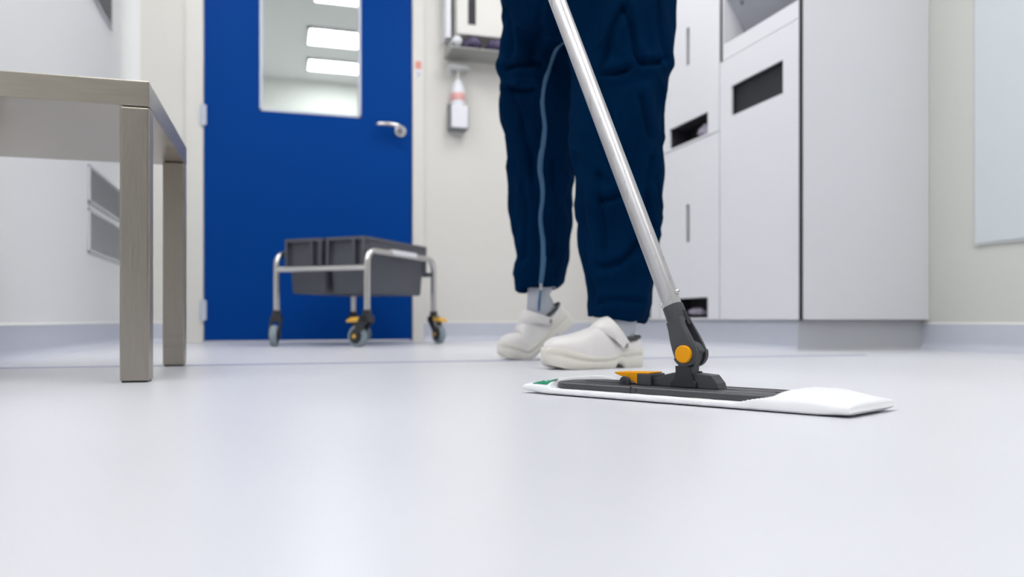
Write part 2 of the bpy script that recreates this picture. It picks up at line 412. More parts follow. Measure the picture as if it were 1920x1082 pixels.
hp.add([(0.018, 0.03, 1.52 + zb), (0.018, W - 0.03, 1.52 + zb), (0.20, W - 0.03, 1.215 + zb), (0.20, 0.03, 1.215 + zb),
        (0.024, 0.03, 1.53 + zb), (0.024, W - 0.03, 1.53 + zb), (0.21, W - 0.03, 1.225 + zb), (0.21, 0.03, 1.225 + zb)],
       [(0, 1, 2, 3), (7, 6, 5, 4), (0, 4, 5, 1), (1, 5, 6, 2), (2, 6, 7, 3), (3, 7, 4, 0)])
hpo = hp.build('hopper_flap', 'cabgrey', cA)
for yy, zz in ((0.45, 1.475), (0.27, 1.455)):
    t = (1.52 - zz) / 0.305
    MB().sphere((0.018 + 0.182 * t - 0.002, yy, zz + zb), 0.010, 10, 8).build('screw_head', 'grilled', hpo, smooth=True)
MB().box(0.0, 0.2, W - 0.029, W - 0.023, 1.2425 + zb, 1.53 + zb).build('hopper_cheek', 'cab', cA)
MB().box(0.001, 0.018, W - 0.0225, W - 0.003, 1.245 + zb, 2.2).build('gap_strip', 'black', cA)
MB().box(0.0, 0.018, 0.026, W - 0.03, 1.53 + zb, 2.2).build('upper_front', 'cab', cA)

# mid units: two stacked doors each with an upright finger slot and a low wide slot
def unit(y):
    e = empty('tall_cabinet', (CF, y, 0.115)); W = 0.56
    MB().box(0.15, 0.56, 0.002, W - 0.002, 0.002, 2.2).build('carcass', 'cab', e)
    for z0, z1, hl in ((0.001, 0.943 + zb, [(0.10, 0.46, 0.125 + zb, 0.218 + zb), (0.265, 0.297, 0.483 + zb, 0.660 + zb)]),
                       (0.948 + zb, 2.2, [(0.10, 0.46, 0.956 + zb, 1.055 + zb), (0.265, 0.297, 1.317 + zb, 1.496 + zb)])):
        q = MB(); holed(q, 0, 0.010, 0.004, W - 0.004, z0, z1, hl); dd = q.build('door', 'cab', e)
        q = MB(); recess(q, *hl[0], 0.11); q.build('slot_liner', 'dark', dd)
        q = MB(); recess(q, *hl[1], 0.03); q.build('finger_slot', 'grilled', dd)
    MB().box(0.006, 0.15, 0.0, 0.003, 0.001, 2.2).build('side_seam', 'softg', e)
    return e
u1 = unit(3.082); tag(u1, 'white cabinet of two stacked doors with finger slots, right of the blue trouser legs', 'cabinet', 'white cabinet run')
u2 = copy_tree(u1); u2.location.y = 3.644; tag(u2, 'farthest white cabinet, mostly hidden behind the blue trouser legs', 'cabinet', 'white cabinet run')
cA['group'] = 'white cabinet run'
# crumpled bags hanging in two of the slots
def crumple(name, c, sx, sy, sz, m, label, cat, seed):
    b = bmesh.new(); bmesh.ops.create_icosphere(b, subdivisions=4, radius=1)
    for v in b.verts:
        p = v.co.copy(); n = noise.noise(p * 2.3 + Vector((seed, 0, 0))) * 0.35 + abs(noise.noise(p * 5 + Vector((0, seed, 0)))) * 0.3
        v.co = Vector((p.x * sx, p.y * sy, p.z * sz)) * (1 + n)
    me = bpy.data.meshes.new(name); b.to_mesh(me); b.free(); me.materials.append(M[m])
    for p in me.polygons: p.use_smooth = True
    o = bpy.data.objects.new(name, me); col.objects.link(o); o.location = c
    return tag(o, label, cat)
crumple('plastic_bag', (CF + 0.042, 3.082 + 0.190, 0.992), 0.018, 0.050, 0.026, 'bag', 'crumpled lilac grey bag in the middle slot of the white cabinet', 'bag', 1)
crumple('plastic_bag', (CF + 0.045, 3.082 + 0.27, 0.152), 0.020, 0.065, 0.016, 'bag', 'crumpled grey bag in the lowest slot behind the mop handle', 'bag', 5)

# ------------------------------------------------------------------ steel table
tb = empty('steel_table', (-0.2166, 1.598, 0), math.radians(-0.8))
tag(tb, 'low brushed stainless steel table with square legs at the left', 'table')
TL, TW, TZ = 0.587, 0.475, 0.555
# origin at the near right corner; x runs to -TW, y to TL
MB().box(-TW, 0.0, 0, TL, TZ - 0.047, TZ).build('tabletop', 'steel_h', tb, bevel=0.002, seg=3)
for ox in (0, -TW + 0.05):
    for oy in (0, TL - 0.05):
        o = MB().box(ox - 0.05, ox, oy + 0.0005, oy + 0.0495, 0.003, TZ - 0.0485).build('leg', 'steel', tb, bevel=0.003, seg=3)
        MB().box(ox - 0.047, ox - 0.003, oy + 0.003, oy + 0.047, 0.0, 0.004).build('foot_cap', 'castor', o)

# ------------------------------------------------------------------ things on the door wall
# pump bottle in a bracket
px, pz = 0.985, 1.165
sb = empty('soap_dispenser', (px, WD, pz)); tag(sb, 'white pump bottle in a wall bracket right of the blue door', 'soap dispenser')
q = MB(); q.box(-0.052, 0.052, -0.012, 0, 0, 0.15); q.box(-0.046, 0.046, -0.085, -0.012, 0, 0.012); q.box(-0.052, -0.046, -0.085, -0.012, 0, 0.13); q.box(0.046, 0.052, -0.085, -0.012, 0, 0.13)
q.build('bracket', 'grilled', sb, bevel=0.002)
MB().box(-0.046, 0.046, -0.092, -0.086, 0.004, 0.125).build('front_plate', 'softw', sb, bevel=0.003)
q = MB(); T = Matrix.Translation((0, -0.048, 0.013))
prof = [(0.0, 0.0), (0.036, 0.0), (0.038, 0.01), (0.038, 0.19), (0.036, 0.215), (0.029, 0.240), (0.020, 0.256), (0.014, 0.27)]
bt = q.lathe(prof, T=T).build('bottle', 'softw', sb, smooth=True, angle=50)
MB().lathe([(0.0385, 0.145), (0.0388, 0.146), (0.0388, 0.185), (0.0385, 0.186)], T=T).build('pink_label', 'pink', bt, smooth=True)
q = MB(); q.lathe([(0.0, 0.268), (0.017, 0.268), (0.017, 0.290), (0.008, 0.292), (0.008, 0.325), (0, 0.326)], T=T)
q.box(-0.05, 0.062, -0.068, -0.028, 0.330, 0.362); q.box(-0.060, -0.044, -0.060, -0.036, 0.295, 0.355)
q.build('pump_head', 'softg', sb, bevel=0.003)
# glove cabinet and the shelf below it
gx = 0.905
gc = empty('wall_dispenser', (gx, WD, 1.652)); tag(gc, 'white wall dispenser with a tall dark slot above the metal shelf', 'dispenser')
q = MB(); q.box(0.0, 0.03, -0.10, 0, 0, 0.55); q.build('side_guard', 'softw', gc, bevel=0.003)
q = MB(); q.box(0.05, 0.50, -0.15, 0, 0.01, 0.55); q.build('body', 'trim', gc, bevel=0.004)
MB().box(0.112, 0.155, -0.1525, -0.149, 0.065, 0.50).build('slot', 'dark', gc, bevel=0.001)
sh = empty('wall_shelf', (gx, WD, 1.565)); tag(sh, 'grey metal wall shelf holding gloves, left of the blue trousers', 'shelf')
q = MB(); q.box(0.012, 0.52, -0.19, 0, 0.0, 0.006); q.box(0.012, 0.52, -0.19, -0.187, 0, 0.012); q.build('tray', 'shelfm', sh, bevel=0.001)
for xx in (0.012, 0.516): MB().box(xx, xx + 0.004, -0.186, 0, 0.006, 0.05).build('end_plate', 'shelfm', sh)
for i, (xx, s) in enumerate(((0.135, 2), (0.265, 3))):
    crumple('glove_bundle', (gx + xx, WD - 0.142, 1.612), 0.048, 0.050, 0.026, 'lilac', ('crumpled dark lilac gloves on the metal shelf, left bundle', 'crumpled dark lilac gloves on the metal shelf, right bundle')[i], 'gloves', s)
crumple('tissue', (gx + 0.052, WD - 0.145, 1.620), 0.024, 0.024, 0.026, 'softw', 'small white crumpled tissue at the left end of the metal shelf', 'tissue', 9)

# ------------------------------------------------------------------ bucket trolley
FRd = Vector((0.36, 0.933)).normalized()
ang = math.atan2(FRd.y, FRd.x) - TH          # world heading of the long side
p0 = C(-0.610, 3.35)
ct = empty('mop_trolley', p0, ang); tag(ct, 'low steel trolley with two grey buckets in front of the blue door', 'trolley')
LW, WW = 0.62, 0.46                           # x along the long side, y across (to the left in the photo)
R = 0.0135; zh = 0.410; zp = 0.150
def hoop(y):
    r = 0.055; pts = [(0, y, zp), (0, y, zh - r)]
    pts += [(r - r * math.cos(math.radians(a)), y, zh - r + r * math.sin(math.radians(a))) for a in range(15, 91, 15)]
    pts += [(LW - r + r * math.sin(math.radians(a)), y, zh - r + r * math.cos(math.radians(a))) for a in range(0, 91, 15)]
    pts += [(LW, y, zp)]
    return pts
for y in (0, WW): MB().tube(hoop(y), R).build('hoop_rail', 'chrome', ct, smooth=True, angle=60)
for x in (0, LW): MB().cyl((x, 0, 0.337), (x, WW, 0.337), 0.0125, n=16).build('cross_rail', 'chrome', ct, smooth=True, angle=60)
MB().box(0.20, 0.42, -R - 0.002, R + 0.0, zh - 0.004, zh + R + 0.003).build('rail_label', 'softw', ct, bevel=0.003)
def bucket(y0, y1, label):
    zt, zbm = 0.472, 0.232
    b = empty('bucket', p0 + Matrix.Rotation(ang, 3, 'Z') @ Vector((LW / 2, (y0 + y1) / 2, zbm)), ang)
    tag(b, label, 'bucket', 'grey mop buckets on the trolley')
    a = LW / 2 - 0.020; c = (y1 - y0) / 2; hh = zt - zbm
    def rect(a_, c_, z, r=0.02):
        P = []
        for cx, cy, s in ((a_ - r, c_ - r, 0), (-a_ + r, c_ - r, 90), (-a_ + r, -c_ + r, 180), (a_ - r, -c_ + r, 270)):
            for t in (0, 30, 60, 90):
                P.append((cx + r * math.cos(math.radians(s + t)), cy + r * math.sin(math.radians(s + t)), z))
        return P
    q = MB()
    q.loft([rect(a - 0.045, c - 0.016, 0), rect(a - 0.040, c - 0.013, 0.008), rect(a - 0.022, c - 0.004, hh - 0.012), rect(a - 0.022, c - 0.004, hh),
            rect(a - 0.026, c - 0.008, hh), rect(a - 0.044, c - 0.017, 0.010), rect(a - 0.10, c - 0.05, 0.010)])
    q.build('tub', 'tray', b, smooth=True, angle=40)
    q = MB(); q.loft([rect(a - 0.024, c - 0.006, hh - 0.014), rect(a, c, hh - 0.014), rect(a, c, hh), rect(a - 0.024, c - 0.006, hh)], cap=False)
    q.add(*[[], []]); q.build('rim', 'tray', b)
    for s in (-1, 1):
        q = MB()
        for yy in (-c + 0.014, -c * 0.42, c - 0.014):
            q.box(s * (a - 0.034), s * (a - 0.001), yy - 0.006, yy + 0.006, hh - 0.125, hh - 0.014)
        q.box(s * (a - 0.034), s * (a - 0.026), -c + 0.010, c - 0.010, hh - 0.125, hh - 0.014)
        q.build('end_ribs', 'tray', b)
    return b
bucket(0.020, 0.226, 'grey plastic bucket on the trolley, nearer and right of two')
bucket(0.234, 0.440, 'grey plastic bucket on the trolley, left of two')
def castor(x, y, hd, brake):
    e = empty('castor', (x, y, 0)); e.parent = ct; e.rotation_euler = (0, 0, hd - ang)   # hd is the world heading of the trail
    r = 0.046; off = 0.050
    q = MB(); q.cyl((0, 0, 0.118), (0, 0, 0.158), 0.019, n=20)
    # swept fork, both sides and the hood
    for s in (-1, 1):
        poly = [(-0.022, 0.132), (0.022, 0.132), (0.040, 0.10), (off + 0.018, 0.050)] + circ(off, r, 0.020, 0, -150, 6) + [(off - 0.026, 0.06), (-0.012, 0.10)]
        q.prism(poly, s * 0.017, s * 0.023)
    q.box(-0.022, 0.026, -0.023, 0.023, 0.104, 0.134)
    q.build('fork', 'castor', e, smooth=True, angle=30, bevel=0.002)
    T = Matrix.Translation((off, 0, r)) @ Matrix.Rotation(PI / 2, 4, 'X')
    wh = MB().lathe([(0.030, -0.0145), (0.041, -0.0145), (0.0455, -0.009), (0.046, 0), (0.0455, 0.009), (0.041, 0.0145), (0.030, 0.0145)], T=T).build('wheel', 'tyre', e, smooth=True, angle=50)
    MB().lathe([(0.0, -0.0155), (0.031, -0.0155), (0.034, -0.013), (0.034, 0.013), (0.031, 0.0155), (0, 0.0155)], T=T).build('hub', 'castor', wh, smooth=True)
    q = MB(); q.cyl((off, -0.026, r), (off, 0.026, r), 0.0085, n=16)
    q.build('axle_cap', 'brake' if brake else 'castor', wh, smooth=True)
    if brake:
        q = MB(); q.prism([(0.020, 0.128), (0.070, 0.126), (0.100, 0.114), (0.098, 0.104), (0.066, 0.106), (0.024, 0.108)], -0.020, 0.020)
        q.build('brake_lever', 'brake', e, bevel=0.004)
    return e
def camdir(X, Y): v = C(X, Y); return math.atan2(v.y, v.x)
castor(0, 0, camdir(-0.75, 0.42), True)          # front
castor(0, WW, camdir(0.1, -1), False)               # left
castor(LW, 0, camdir(0.55, -0.75), True)             # right
castor(LW, WW, camdir(0.9, -0.2), False)           # back
# ------------------------------------------------------------------ flat mop
ML, MW = 0.2515, 0.064
mang = math.atan2(-0.659, 0.752) - TH
mop = empty('flat_mop', C(0.2515, 1.133), mang); tag(mop, 'flat mop with aluminium handle, grey frame and yellow button on the floor', 'mop')
KC = Vector((0.003, 0.0, 0.067))
dirp = Vector((-0.405, 0.030, 0.914)).normalized()
def smooth01(t): t = max(0, min(1, t)); return t * t * (3 - 2 * t)
def pad_top(x, y):
    ax = abs(x); e = abs(y) / MW
    yy = y / MW
    edge = (0.154 + 0.004 * yy - 0.012 * e ** 3 - (0.05 * max(0, (-yy - 0.80) / 0.2) ** 2)) if x > 0 else (0.206 - 0.020 * e ** 2 - 0.008 * yy - 0.030 * max(0, yy) ** 4)
    base = 0.0100
    body = 0.0255 - 0.0125 * smooth01((ax - 0.185) / (ML - 0.185)) ** 1.2
    body = base + (body - base) * (1 - e ** ((2.6 if x < 0 else 4.5) if y < 0 else 12)) ** 0.8 + 0.0015 * (1 - e)
    t = smooth01((ax - edge) / 0.0065)
    z = base + (body - base) * t
    z += 0.0006 * noise.noise(Vector((x * 40, y * 50, 0)))
    rim = min(1.0, (1 - e) / 0.07) if e > 0.93 else 1.0
    re = min(1.0, (ML - ax) / 0.006)
    k = math.sqrt(max(0, 1 - (1 - rim) ** 2)) * math.sqrt(max(0, 1 - (1 - re) ** 2))
    return 0.0045 + (z - 0.0045) * k
nx, ny = 400, 72
xs = [-ML + 2 * ML * i / nx for i in range(nx + 1)]
yv = [MW * math.sin(PI / 2 * (-1 + 2 * j / ny)) for j in range(ny + 1)]
vs = []; fs = []
def lift(x): # both ends curl off the floor a little
    return 0.0035 * smooth01((-x - 0.20) / 0.045) + 0.002 * smooth01((x - 0.205) / 0.04)
for sgn in (1, -1):
    for x in xs:
        for y in yv:
            # ends are slightly bowed in plan
            xx = x * (1 + 0.03 * (y / MW) * (1 if x > 0 else -1)) if abs(x) > 0.2 else x * (1 + 0.03 * (y / MW) * (1 if x > 0 else -1) * smooth01((abs(x) - 0.12) / 0.08))
            tz = pad_top(x, y)
            if sgn < 0: tz = 0.0045 - (0.0045 - 0.0002) * min(1, math.sqrt(max(0, 1 - abs(y / MW) ** 8))) * min(1.0, (ML - abs(x)) / 0.006)
            vs.append((xx, y, tz + lift(x)))
n1 = (nx + 1) * (ny + 1)
for s in (0, 1):
    for i in range(nx):
        for j in range(ny):
            a = s * n1 + i * (ny + 1) + j; q = (a, a + ny + 1, a + ny + 2, a + 1)
            fs.append(q if s == 0 else q[::-1])
padmb = MB().add(vs, fs)
pad = padmb.build('mop_pad', 'cloth', None, smooth=True, angle=180)
bm = bmesh.new(); bm.from_mesh(pad.data); bmesh.ops.remove_doubles(bm, verts=bm.verts, dist=0.0002); bm.to_mesh(pad.data); bm.free()
for p in pad.data.polygons: p.use_smooth = True
pad.location = mop.location; pad.rotation_euler = mop.rotation_euler
tag(pad, 'white microfibre mop pad with green corner label under the grey frame', 'mop pad')
# green label laid on the left pocket
vs = []; fs = []; a, b = 12, 12
for i in range(a + 1):
    for j in range(b + 1):
        x = -0.243 + 0.029 * i / a; y = -0.057 + 0.028 * j / b
        vs.append((x + 0.002, y, pad_top(x, y) + lift(x) + 0.0011))
for i in range(a):
    for j in range(b):
        k = i * (b + 1) + j; fs.append((k, k + b + 1, k + b + 2, k + 1))
lab = MB().add(vs, fs).build('corner_label', 'green', pad)
so = lab.modifiers.new('s', 'SOLIDIFY'); so.thickness = 0.0006
q = MB(); pts = []
for t in range(0, 181, 20):
    x = -0.228 + 0.007 * math.cos(math.radians(t)); y = -0.032 - 0.010 * math.sin(math.radians(t))
    pts.append((x + 0.002, y, pad_top(x, y) + lift(x) + 0.0013))
q.tube(pts, 0.0006, 6).build('label_print', 'whitep', lab)
# frame plate with rounded ends
def outline(a, b, r, n=6):
    P = []
    for cx, cy, s in ((a - r, b - r, 0), (-a + r, b - r, 90), (-a + r, -b + r, 180), (a - r, -b + r, 270)):
        for i in range(n + 1):
            t = math.radians(s + 90 * i / n); P.append((cx + r * math.cos(t), cy + r * math.sin(t)))
    return P
q = MB()
q.loft([[(x, y, z) for x, y in [(px_ * (0.905 if px_ > 0 else 1.06), py_) for px_, py_ in outline(0.200 - i_, 0.051 - i_, 0.030, 10)]] for z, i_ in ((0.0104, 0.001), (0.0110, 0), (0.0180, 0.0005), (0.0195, 0.002))])
fp = q.build('frame_plate', 'frame', mop, smooth=True, angle=30)
q = MB()
q.box(-0.18, 0.142, -0.0022, 0.0022, 0.0190, 0.0205); q.box(-0.15, 0.142, 0.036, 0.039, 0.0190, 0.0203)
q.box(-0.17, -0.075, -0.039, -0.036, 0.0190, 0.0200); q.box(0.075, 0.142, -0.039, -0.036, 0.0190, 0.0200)
q.build('stiffening_ribs', 'frame', fp, bevel=0.0004)
q = MB(); q.cyl((-0.056, -0.0514, 0.0145), (-0.056, -0.049, 0.0145), 0.0018, n=12); q.box(-0.0655, -0.0645, -0.0514, -0.046, 0.010, 0.0195)
q.build('pin_hole', 'plasd', fp)
MB().box(0.075, 0.128, -0.008, -0.002, 0.0190, 0.0199).build('moulded_mark', 'frame_l', fp, bevel=0.0003)
# hinge bar along the frame
q = MB()
q.prism([(-0.060, 0.0195), (0.053, 0.0195), (0.050, 0.028), (0.041, 0.0385), (0.018, 0.0400), (-0.018, 0.0400), (-0.034, 0.036), (-0.040, 0.032), (-0.060, 0.030)], -0.013, 0.013)
q.build('hinge_bar', 'plas', mop, bevel=0.0012)
# latch housing and yellow pedal
q = MB(); q.box(-0.074, -0.050, -0.020, 0.020, 0.0195, 0.0365)
q.build('latch_housing', 'plas', mop, bevel=0.0015)
q = MB(); q.prism([(-0.114, 0.0372), (-0.054, 0.0388), (-0.054, 0.0366), (-0.0745, 0.0360), (-0.0745, 0.0205), (-0.082, 0.0250), (-0.114, 0.0350)], -0.018, 0.018)
q.build('release_pedal', 'yellow', mop, bevel=0.0008)
q = MB(); q.prism(circ(-0.092, 0.0235, 0.0085, 0, 180, 10) + [(-0.1005, 0.0195), (-0.0835, 0.0195)], -0.026, -0.0195)
lug = q.build('pivot_lug', 'plas', mop, bevel=0.0006)
q = MB(); q.cyl((-0.092, -0.0264, 0.0242), (-0.092, -0.0240, 0.0242), 0.0030, n=14); q.build('pivot_hole', 'plasd', lug)
# swivel bracket: flared foot, waist, knuckle
q = MB()
foot = [(-0.019, 0.0200), (0.019, 0.0200), (0.019, 0.028), (0.0145, 0.030), (0.0115, 0.040), (0.0125, 0.052), (0.0175, 0.060), (0.0185, 0.067)]
poly = foot + circ(KC.x, KC.z, 0.0185, 0, 180, 14)[1:] + [(-0.013, 0.054), (-0.0115, 0.040), (-0.0150, 0.030), (-0.019, 0.028)]
q.prism(poly, -0.0085, 0.0085)
q.build('swivel_knuckle', 'plas', mop, smooth=True, angle=30, bevel=0.001)
q = MB()
q.prism([(-0.0205, 0.0198), (0.0205, 0.0198), (0.0205, 0.0275), (0.0165, 0.0295), (0.0125, 0.042), (0.0125, 0.050), (-0.0125, 0.050), (-0.0120, 0.042), (-0.0160, 0.0295), (-0.0205, 0.0275)], -0.0170, -0.0086)
q.prism([(-0.0205, 0.0198), (0.0205, 0.0198), (0.0205, 0.0275), (0.0165, 0.0295), (0.0125, 0.042), (-0.0120, 0.042), (-0.0160, 0.0295), (-0.0205, 0.0275)], 0.0086, 0.0170)
q.build('swivel_foot', 'plasd', mop, smooth=True, angle=30, bevel=0.001)
# fork: built along +z from the knuckle axis, then leaned with the handle
zax = dirp; yax = Vector((0, 1, 0)); xax = yax.cross(zax).normalized(); yax = zax.cross(xax).normalized()
TF = Matrix((( xax.x, yax.x, zax.x, KC.x), (xax.y, yax.y, zax.y, KC.y), (xax.z, yax.z, zax.z, KC.z), (0, 0, 0, 1)))
q = MB(); RA = 0.0185
for s in (-1, 1):
    # each arm: flat cheek tapering up into the socket
    rings = []
    for i in range(13):
        t = i / 12; z = 0.0 + 0.052 * t
        hw = RA + (0.0140 - RA) * smooth01(t)
        yo = 0.0185 + (0.0150 - 0.0185) * smooth01((t - 0.4) / 0.6); yi = 0.0098 - 0.0045 * smooth01((t - 0.75) / 0.25)
        hw2 = hw * 0.985
        rings.append([(-hw, s * yi, z), (hw, s * yi, z), (hw2, s * (yo - 0.003), z), (hw2 * 0.80, s * yo, z), (-hw2 * 0.80, s * yo, z), (-hw2, s * (yo - 0.003), z)])
    q.loft(rings, T=TF)
    q.prism(circ(0, 0, RA, 180, 360, 18), s * 0.0098, s * 0.0185, T=TF)
fk = q.build('fork', 'plas', mop, smooth=True, angle=35, bevel=0.0008)
q = MB(); rings = []
for z, rx_, ry_ in ((0.046, 0.0140, 0.0150), (0.050, 0.0143, 0.0152), (0.058, 0.0145, 0.0148), (0.068, 0.0144, 0.0144), (0.0745, 0.0142, 0.0142)):
    rings.append([(rx_ * math.copysign(abs(math.cos(a)) ** 0.8, math.cos(a)), ry_ * math.copysign(abs(math.sin(a)) ** 0.8, math.sin(a)), z) for a in [2 * PI * k / 32 for k in range(32)]])
q.loft(rings, T=TF); q.build('socket', 'plas', mop, smooth=True, angle=40)
# black groove on the right side of the fork
q = MB(); q.loft([[(0.0128, -0.0034, z0), (0.0152, -0.0034, z0), (0.0152, 0.0034, z0), (0.0128, 0.0034, z0)] for z0 in (0.040, 0.062)], T=TF)
q.build('fork_groove', 'black', fk)
q = MB(); q.lathe([(0.0, 0.0), (0.0125, 0.0), (0.0125, 0.0040), (0.0112, 0.0052), (0, 0.0054)], n=40, T=Matrix.Translation((KC.x - 0.0, -0.0183, KC.z)) @ Matrix.Rotation(PI / 2, 4, 'X'))
q.build('pivot_button', 'yellow', mop, smooth=True, angle=40)
q = MB(); q.lathe([(0.0, 0.0), (0.0125, 0.0), (0.0125, 0.0030), (0.0112, 0.0042), (0, 0.0044)], n=40, T=Matrix.Translation((KC.x, 0.0183, KC.z)) @ Matrix.Rotation(-PI / 2, 4, 'X'))
q.build('pivot_button', 'yellow', mop, smooth=True, angle=40)
# handle
q = MB(); RP = 0.0136
q.lathe([(RP - 0.0015, 0.0735), (RP, 0.0735), (RP, 1.46), (RP - 0.003, 1.464), (0.0, 1.464)], n=40, T=TF)
pole = q.build('handle', 'alupole', mop, smooth=True, angle=40)
q = MB(); q.lathe([(RP - 0.001, 0.0722), (RP + 0.0002, 0.0722), (RP + 0.0002, 0.0742), (RP - 0.001, 0.0742)], n=40, T=TF); q.build('collar_ring', 'black', pole, smooth=True)
q = MB(); q.tube([TF @ Vector((0, 0, z)) for z in (1.30, 1.32, 1.44, 1.475)], [RP + 0.001, RP + 0.003, RP + 0.003, RP + 0.001], 24); q.build('grip', 'plasd', pole, smooth=True, angle=50)
for s in (1, -1):
    MB().sphere((s * (RP + 0.0015), 0.0 , 0.0905 if s > 0 else 0.0830), 0.0042, 16, 10, T=TF).build('rivet', 'chrome', pole, smooth=True, angle=180)

# ------------------------------------------------------------------ person (coordinates: right of / ahead of camera, height)
PO = Vector((0.18, 2.10, 0))
# trouser rings: pixel row, left edge, right edge, distance of the axis, depth radius
def ring_px(row, xl, xr, Y, ry, n=48, pw=0.92):
    Zc = H + (600 - row) / F * Y
    a = (xl - 960) / F * Y; b = (xr - 960) / F * Y
    cx = (a + b) / 2; rx = (b - a) / 2
    P = []
    for k in range(n):
        t = 2 * PI * k / n; c_, s_ = math.cos(t), math.sin(t)
        P.append((cx + rx * math.copysign(abs(c_) ** pw, c_) - PO.x, Y + ry * math.copysign(abs(s_) ** pw, s_) - PO.y, Zc))
    return P
def hollow(rings, tilt=None):
    # open cuff: fold the first ring inwards and up
    r0 = rings[0]; c = sum((Vector(p) for p in r0), Vector()) / len(r0)
    def shrink(k, dz): return [(c.x + (p[0] - c.x) * k, c.y + (p[1] - c.y) * k, p[2] + dz) for p in r0]
    return [shrink(0.2, 0.05), shrink(0.84, 0.05), shrink(0.86, 0.0)] + rings
body_parts = MB()
rl = [(600, 1100, 1212, 1.975, 0.070), (585, 1101, 1216, 1.975, 0.078), (560, 1099, 1220, 1.975, 0.084), (520, 1092, 1226, 1.98, 0.090), (470, 1087, 1231, 1.985, 0.094), (430, 1086, 1233, 1.99, 0.096), (380, 1087, 1235, 1.99, 0.098),
      (330, 1084, 1237, 1.99, 0.100), (280, 1075, 1236, 1.98, 0.102), (240, 1074, 1238, 1.975, 0.104), (200, 1073, 1241, 1.975, 0.106), (150, 1071, 1249, 1.98, 0.108), (100, 1066, 1256, 1.99, 0.110), (50, 1062, 1261, 2.00, 0.114), (0, 1058, 1265, 2.01, 0.118), (-30, 1058, 1266, 2.02, 0.115)]
rr = [ring_px(*r) for r in rl]
rr[0] = [(p[0], p[1], p[2] - 0.012 * (p[0] - rr[0][24][0]) / 0.15 + 0.004) for p in rr[0]]
body_parts.loft(hollow(rr))
ll = [(543, 965, 1047, 2.385, 0.068), (530, 962, 1053, 2.385, 0.074), (510, 963, 1060, 2.385, 0.078), (480, 963, 1066, 2.385, 0.082), (440, 961, 1068, 2.38, 0.086), (400, 957, 1068, 2.37, 0.090), (350, 954, 1069, 2.35, 0.094),
      (300, 951, 1077, 2.33, 0.098), (262, 949, 1080, 2.31, 0.100), (230, 943, 1083, 2.29, 0.102), (200, 940, 1086, 2.27, 0.104), (170, 940, 1088, 2.25, 0.106), (130, 939, 1090, 2.23, 0.108), (100, 940, 1092, 2.21, 0.110), (50, 942, 1096, 2.17, 0.114), (0, 943, 1100, 2.14, 0.118), (-30, 944, 1102, 2.13, 0.115)]
lr = [ring_px(*r) for r in ll]
lr[0] = [(p[0], p[1], p[2] - 0.010 * math.cos(2 * PI * k / 48 - PI)) for k, p in enumerate(lr[0])]
body_parts.loft(hollow(lr))
# pelvis and trunk
def ell(cx, cy, cz, rx, ry, lean=0.0, n=48, pw=0.85):
    return [(cx + rx * math.copysign(abs(math.cos(t)) ** pw, math.cos(t)) - PO.x, cy + ry * math.copysign(abs(math.sin(t)) ** pw, math.sin(t)) - PO.y, cz + lean * math.sin(t)) for t in [2 * PI * k / n for k in range(n)]]
body_parts.loft([ell(0.195, 2.09, 0.845, 0.10, 0.05), ell(0.197, 2.085, 0.875, 0.17, 0.10), ell(0.197, 2.08, 0.91, 0.205, 0.125), ell(0.195, 2.075, 0.96, 0.218, 0.135), ell(0.19, 2.06, 1.03, 0.205, 0.135), ell(0.185, 2.03, 1.12, 0.185, 0.125),
                 ell(0.18, 1.99, 1.24, 0.195, 0.13), ell(0.175, 1.96, 1.34, 0.205, 0.13), ell(0.17, 1.94, 1.41, 0.19, 0.11), ell(0.17, 1.93, 1.455, 0.11, 0.08), ell(0.168, 1.925, 1.475, 0.065, 0.062)])
def pole_at(z):
    o = mop.location; Rm = Matrix.Rotation(mang, 3, 'Z'); base = Vector((o.x, o.y, 0)) + Rm @ KC; dv = Rm @ dirp
    t = (z - base.z) / dv.z; p = base + dv * t
    # world -> person frame
    return Vector((p.x * CS - p.y * SN - PO.x, p.x * SN + p.y * CS - PO.y, p.z))
dw = Matrix.Rotation(mang + TH, 3, 'Z') @ dirp     # handle direction in the person frame
h1 = pole_at(1.12); h2 = pole_at(1.31)
# arms: shoulder, elbow, wrist (grips beside the handle)
armA = [Vector((0.355, 1.94, 1.38)) - PO, Vector((0.36, 1.72, 1.16)) - PO, h1 + Vector((0.075, 0.070, 0.015))]
armB = [Vector((-0.015, 1.94, 1.38)) - PO, Vector((-0.12, 1.80, 1.17)) - PO, h2 + Vector((-0.045, 0.085, -0.015))]
for sh_, el_, wr_ in (armA, armB):
    pts = []; rad = []
    for i in range(7):
        t = i / 6; pts.append(sh_.lerp(el_, t)); rad.append(0.072 - 0.014 * t)
    for i in range(1, 7):
        t = i / 6; pts.append(el_.lerp(wr_, t * 0.93)); rad.append(0.058 - 0.018 * t)
    pts.insert(0, sh_ + Vector((0.05 if sh_.x < 0 else -0.05, 0.01, 0.0))); rad.insert(0, 0.06)
    body_parts.tube(pts, rad, 24)
tmp = body_parts.build('coverall_source', 'navy')
rm = tmp.modifiers.new('r', 'REMESH'); rm.mode = 'VOXEL'; rm.voxel_size = 0.0056; rm.adaptivity = 0
smm = tmp.modifiers.new('s', 'SMOOTH'); smm.iterations = 6; smm.factor = 0.5
dg = bpy.context.evaluated_depsgraph_get(); dg.update()
me = bpy.data.meshes.new_from_object(tmp.evaluated_get(dg)); me.name = 'coverall'
bpy.data.objects.remove(tmp)
